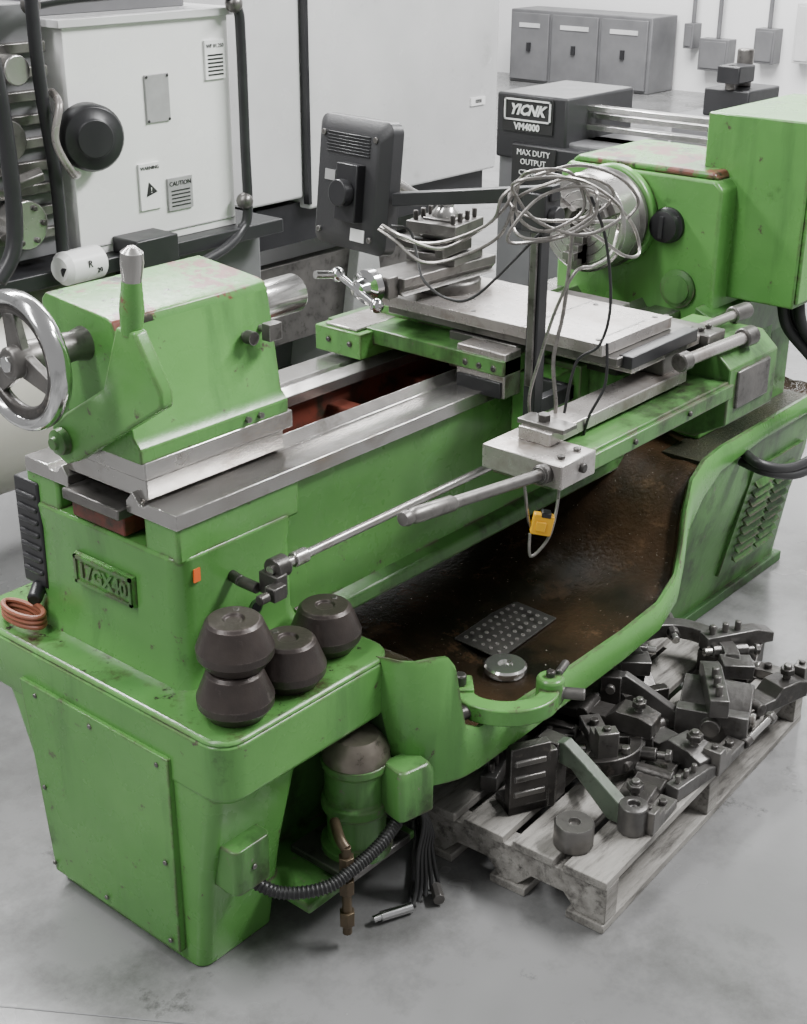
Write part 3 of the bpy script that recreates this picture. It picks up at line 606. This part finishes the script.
m=M();m.box(.6,1.6,1.35,1.95,.84,.88,BLACK);m.box(1.02,1.16,1.3,1.4,.80,.92,BLACK);m.fin('frame',cmpr,.004)
m=M();m.rev([(0,.02),(.02,.16),(.06,.24),(.12,.29),(.16,.30),(.9,.30),(.96,.28),(1.0,.2),(1.03,.02)],(.22,1.62,.55),(1,0,0),CREAM,48)
for x in(.5,1.05):m.box(x,x+.05,1.42,1.82,0,.35,MGREY)
m.fin('tank',cmpr,0,label='cream painted horizontal air tank')
m=M();m.box(1.1,1.6,1.45,1.95,0,.84,MGREY)
for i in range(5):m.box(1.15,1.55,1.44,1.45,.25+.1*i,.30+.1*i,BLACK)
m.fin('lower_cabinet',cmpr,.01)
m=M();m.tube([(.80,1.34,1.62),(.80,1.34,1.35),(.82,1.34,1.1),(.82,1.34,.92),(.80,1.3,.88)],.016,BLACK,12)
m.tube([(.80,1.36,1.50),(.95,1.36,1.51),(1.2,1.36,1.51),(1.40,1.36,1.50),(1.46,1.36,1.46),(1.47,1.36,1.38),(1.47,1.36,1.1),(1.47,1.36,.92),(1.44,1.36,.87),(1.35,1.33,.84),(1.2,1.3,.82)],.014,BLACK,12)
m.tube([(.62,1.3,1.6),(.66,1.3,1.3),(.66,1.3,1.0),(.60,1.3,.9)],.02,BLACK,12);m.tube([(1.48,1.45,1.56),(1.3,1.45,1.58),(1.0,1.45,1.56),(.8,1.45,1.6)],.014,BLACK,12)
for q in((1.45,1.36,1.47),(.81,1.36,1.50),(1.46,1.36,.95)):m.ball(q,.024,STEELD)
m.fin('pipe',cmpr)
m=M()
m.box(.66,.86,1.42,1.75,.9,1.5,MGREY)
for i in range(9):m.box(.65,.87,1.40,1.76,.95+.055*i,.975+.055*i,STEELD)
m.cyl((.74,1.42,1.0),(.74,1.36,1.0),.06,STEEL);m.cyl((.72,1.42,1.2),(.72,1.37,1.2),.05,STEELD);m.cyl((.75,1.40,1.36),(.75,1.35,1.36),.035,STEEL)
for a in range(6):
    a=a*math.pi/3;bolt(m,(.74+.045*math.cos(a),1.36,1.0+.045*math.sin(a)),(0,-1,0),.008,.008,IRON)
m.tube([(.86,1.38,1.3),(.82,1.30,1.28),(.80,1.30,1.2),(.84,1.30,1.12),(.90,1.36,1.1)],.010,STEELP,8);m.cyl((.70,1.36,1.10),(.78,1.34,1.12),.02,STEELD,seg=6)
m.box(.88,1.4,1.5,1.85,1.46,1.60,MGREY);m.fin('pump_head',cmpr,.003)
m=M();m.rev([(0,.075),(.02,.082),(.06,.082),(.07,.075),(.075,.05),(.08,.045)],(.96,1.40,1.185),(-.3,-1,0),BLACK,36);m.cyl((.96,1.42,1.185),(.88,1.44,1.185),.04,STEELD);m.fin('air_filter',cmpr,.001)
m=M();m.rev([(0,.03),(.01,.042),(.12,.042),(.135,.03)],(.925,1.335,.885),(-1,-.1,.02),WHITE,28);m.text('R',.026,(.86,1.286,.895),(1,.1,0),(0,0,1),INK,.001);m.text('20',.018,(.89,1.289,.875),(1,.1,0),(0,0,1),INK,.001);m.fin('oil_filter',cmpr,.001,label='white spin-on oil filter')
lc=thing('machine_cabinet','tall pale grey machine cabinet with a dark door seam','cabinet',(2.7,2.3,0))
m=M();m.box(2.0,2.27,1.92,2.8,.76,2.6,LGREY);m.box(2.28,3.36,1.9,2.8,.72,2.6,LGREY);m.fin('cabinet_body',lc,.01)
m=M();m.box(2.27,2.285,1.895,1.92,.74,2.6,BLACK);m.box(2.0,3.34,1.95,2.75,.60,.74,BLACK);m.fin('seam_and_dark_gap',lc)  # black door seam strip; black block paints the shade in the gap below
m=M()
for x in(2.05,2.7,3.15):
    m.hexa([(x-.14,2.0,0),(x+.14,2.0,0),(x+.14,2.6,0),(x-.14,2.6,0)],[(x-.03,2.0,.62),(x+.03,2.0,.62),(x+.03,2.6,.62),(x-.03,2.6,.62)],LGREY)
m.box(2.0,3.3,2.05,2.1,.2,.5,STEELD);m.box(2.1,3.3,2.3,2.6,0,.25,MGREY)
m.fin('cabinet_leg',lc,.004)
m=M();m.box(3.18,3.27,1.892,1.90,.98,1.01,PAPER);m.text('IIIIIIII',.02,(3.225,1.891,.995),(1,0,0),(0,0,1),INK,.0005);m.fin('label_sticker',lc)
sm=thing('saw_machine','dark grey machine with a printed sign and long rails','machine',(2.8,1.1,0))
DY=-.04
m=M();m.box(2.62,3.0,.95+DY,1.38+DY,0,1.0,MGREY);m.box(2.60,3.0,1.10+DY,1.38+DY,.93,1.14,DGREY);m.box(2.58,2.9,1.0+DY,1.30+DY,.70,.985,DGREY);m.fin('machine_body',sm,.008)
m=M();m.box(2.594,2.60,1.15+DY,1.35+DY,1.02,1.13,INK);ya,yb=1.158+DY,1.342+DY
for q in((ya,yb,1.120,1.125),(ya,yb,1.056,1.061),(ya,ya+.005,1.056,1.125),(yb-.005,yb,1.056,1.125)):m.box(2.590,2.594,*q,PAPER)
m.text('YICNK',.046,(2.592,1.252+DY,1.09),(0,-1,0),(0,0,1),PAPER,.001,bold=.0018,shear=.35);m.text('VM4000',.030,(2.592,1.25+DY,1.037),(0,-1,0),(0,0,1),PAPER,.001,bold=.001);m.fin('sign_plate',sm)
m=M();m.box(2.572,2.58,1.12+DY,1.29+DY,.86,.98,INK);m.text('MAX DUTY',.026,(2.571,1.205+DY,.96),(0,-1,0),(0,0,1),PAPER,.001);m.text('OUTPUT',.026,(2.571,1.205+DY,.93),(0,-1,0),(0,0,1),PAPER,.001);m.text('CT 380-1H',.024,(2.571,1.205+DY,.895),(0,-1,0),(0,0,1),PAPER,.001)
m.fin('rating_plate',sm)
m=M()
for z,dx in((1.09,0),(1.06,.05),(1.03,0)):m.box(2.72+dx,2.76+dx,.35,1.3,z,z+.018,STEELB)
m.box(2.70,2.85,.35,.40,0,1.08,MGREY);m.box(2.72,2.80,.40,1.1,.95,1.0,MGREY);m.fin('rail',sm,.002)
t=thing('electrical_cabinet','wide grey steel electrical cabinet with several tall doors','cabinet',(10.7,6.25,0))
m=M();m.box(10.5,10.95,5.45,7.05,0,.68,MGREY);m.fin('cabinet_body',t,.01)
for k,(a0,a1) in enumerate(((6.58,7.02),(6.02,6.54),(5.48,5.98))):
    m=M();m.box(10.47,10.5,a0,a1,.03,.65,MGREY);m.fin('door',t,.005)
    m=M();m.box(10.45,10.47,(a0+a1)/2-.02,(a0+a1)/2+.02,.3,.38,BLACK);m.fin('door_handle',t)
    m=M();m.box(10.462,10.47,a0+.10,a1-.10,.52,.56,LGREY);m.fin('name_label',t)
def wallbox(y0,y1,z0,z1,mat,label):
    m=M();m.box(10.85,11,y0,y1,z0,z1,mat);m.box(10.84,10.85,y0+.02,y1-.02,z0+.02,z1-.02,mat);m.cyl((10.93,(y0+y1)/2,z1),(10.93,(y0+y1)/2,z1+1.2),.02,MGREY,seg=10)
    m.fin('wall_box',None,.01,label=label,cat='electrical box')
wallbox(4.85,5.15,.22,.50,MGREY,'grey electrical box mounted on white wall')
wallbox(4.4,4.6,.32,.62,MGREY,'grey electrical box mounted on white wall')
wallbox(5.22,5.32,.4,.62,MGREY,'small grey switch box mounted on white wall')
wallbox(4.05,4.22,.35,.85,LGREY,'tall light grey conduit box mounted on white wall')
m=M();m.box(6.5,7.1,2.4,2.9,0,.5,MGREY);m.box(6.6,7.0,2.45,2.75,.5,.66,DGREY);m.cyl((6.8,2.6,.66),(6.8,2.6,.88),.05,STEELD);m.box(6.55,6.75,2.5,2.65,.7,.8,BLACK);m.cyl((6.6,2.58,.66),(6.6,2.58,.8),.03,STEELD)
m.fin('drill_machine',None,.01,label='small grey workshop machine standing near the wall',cat='machine')
# ================================================================ LIGHT & CAMERA
w=bpy.data.worlds.new('World');S.world=w;w.use_nodes=True;w.node_tree.nodes['Background'].inputs[0].default_value=(1,1,1,1);w.node_tree.nodes['Background'].inputs[1].default_value=.40
def area(loc,sx,sy,p,tgt=None):
    l=bpy.data.lights.new('ceiling_light','AREA');l.shape='RECTANGLE';l.size=sx;l.size_y=sy;l.energy=p
    o=bpy.data.objects.new('ceiling_light',l);o.location=loc;COL.objects.link(o)
    if tgt is not None: o.rotation_euler=(Vector(tgt)-Vector(loc)).to_track_quat('-Z','Y').to_euler()
area((1.5,3.3,4.2),4,.5,560,(1.0,.5,.5));area((-1.8,.8,4.2),.6,4,170,(.8,1.2,.8));area((3.2,-1.8,4.2),3,.5,460,(1.2,0,.3));area((7,4,4.6),4,4,1100)
cd=bpy.data.cameras.new('Camera');co=bpy.data.objects.new('Camera',cd);COL.objects.link(co);S.camera=co
yw,pt,rl_=map(math.radians,(40.155,24.126,.306))
Fv=Vector((math.cos(yw)*math.cos(pt),math.sin(yw)*math.cos(pt),-math.sin(pt)));rt=Vector((math.sin(yw),-math.cos(yw),0));up=rt.cross(Fv)
R2=rt*math.cos(rl_)+up*math.sin(rl_);U2=R2.cross(Fv)
mt=Matrix((R2,U2,-Fv)).transposed().to_4x4();mt.translation=(-1.238,-1.503,1.75);co.matrix_world=mt
cd.sensor_fit='VERTICAL';cd.sensor_height=36;cd.lens=1392.9/1024*36;cd.clip_start=.05
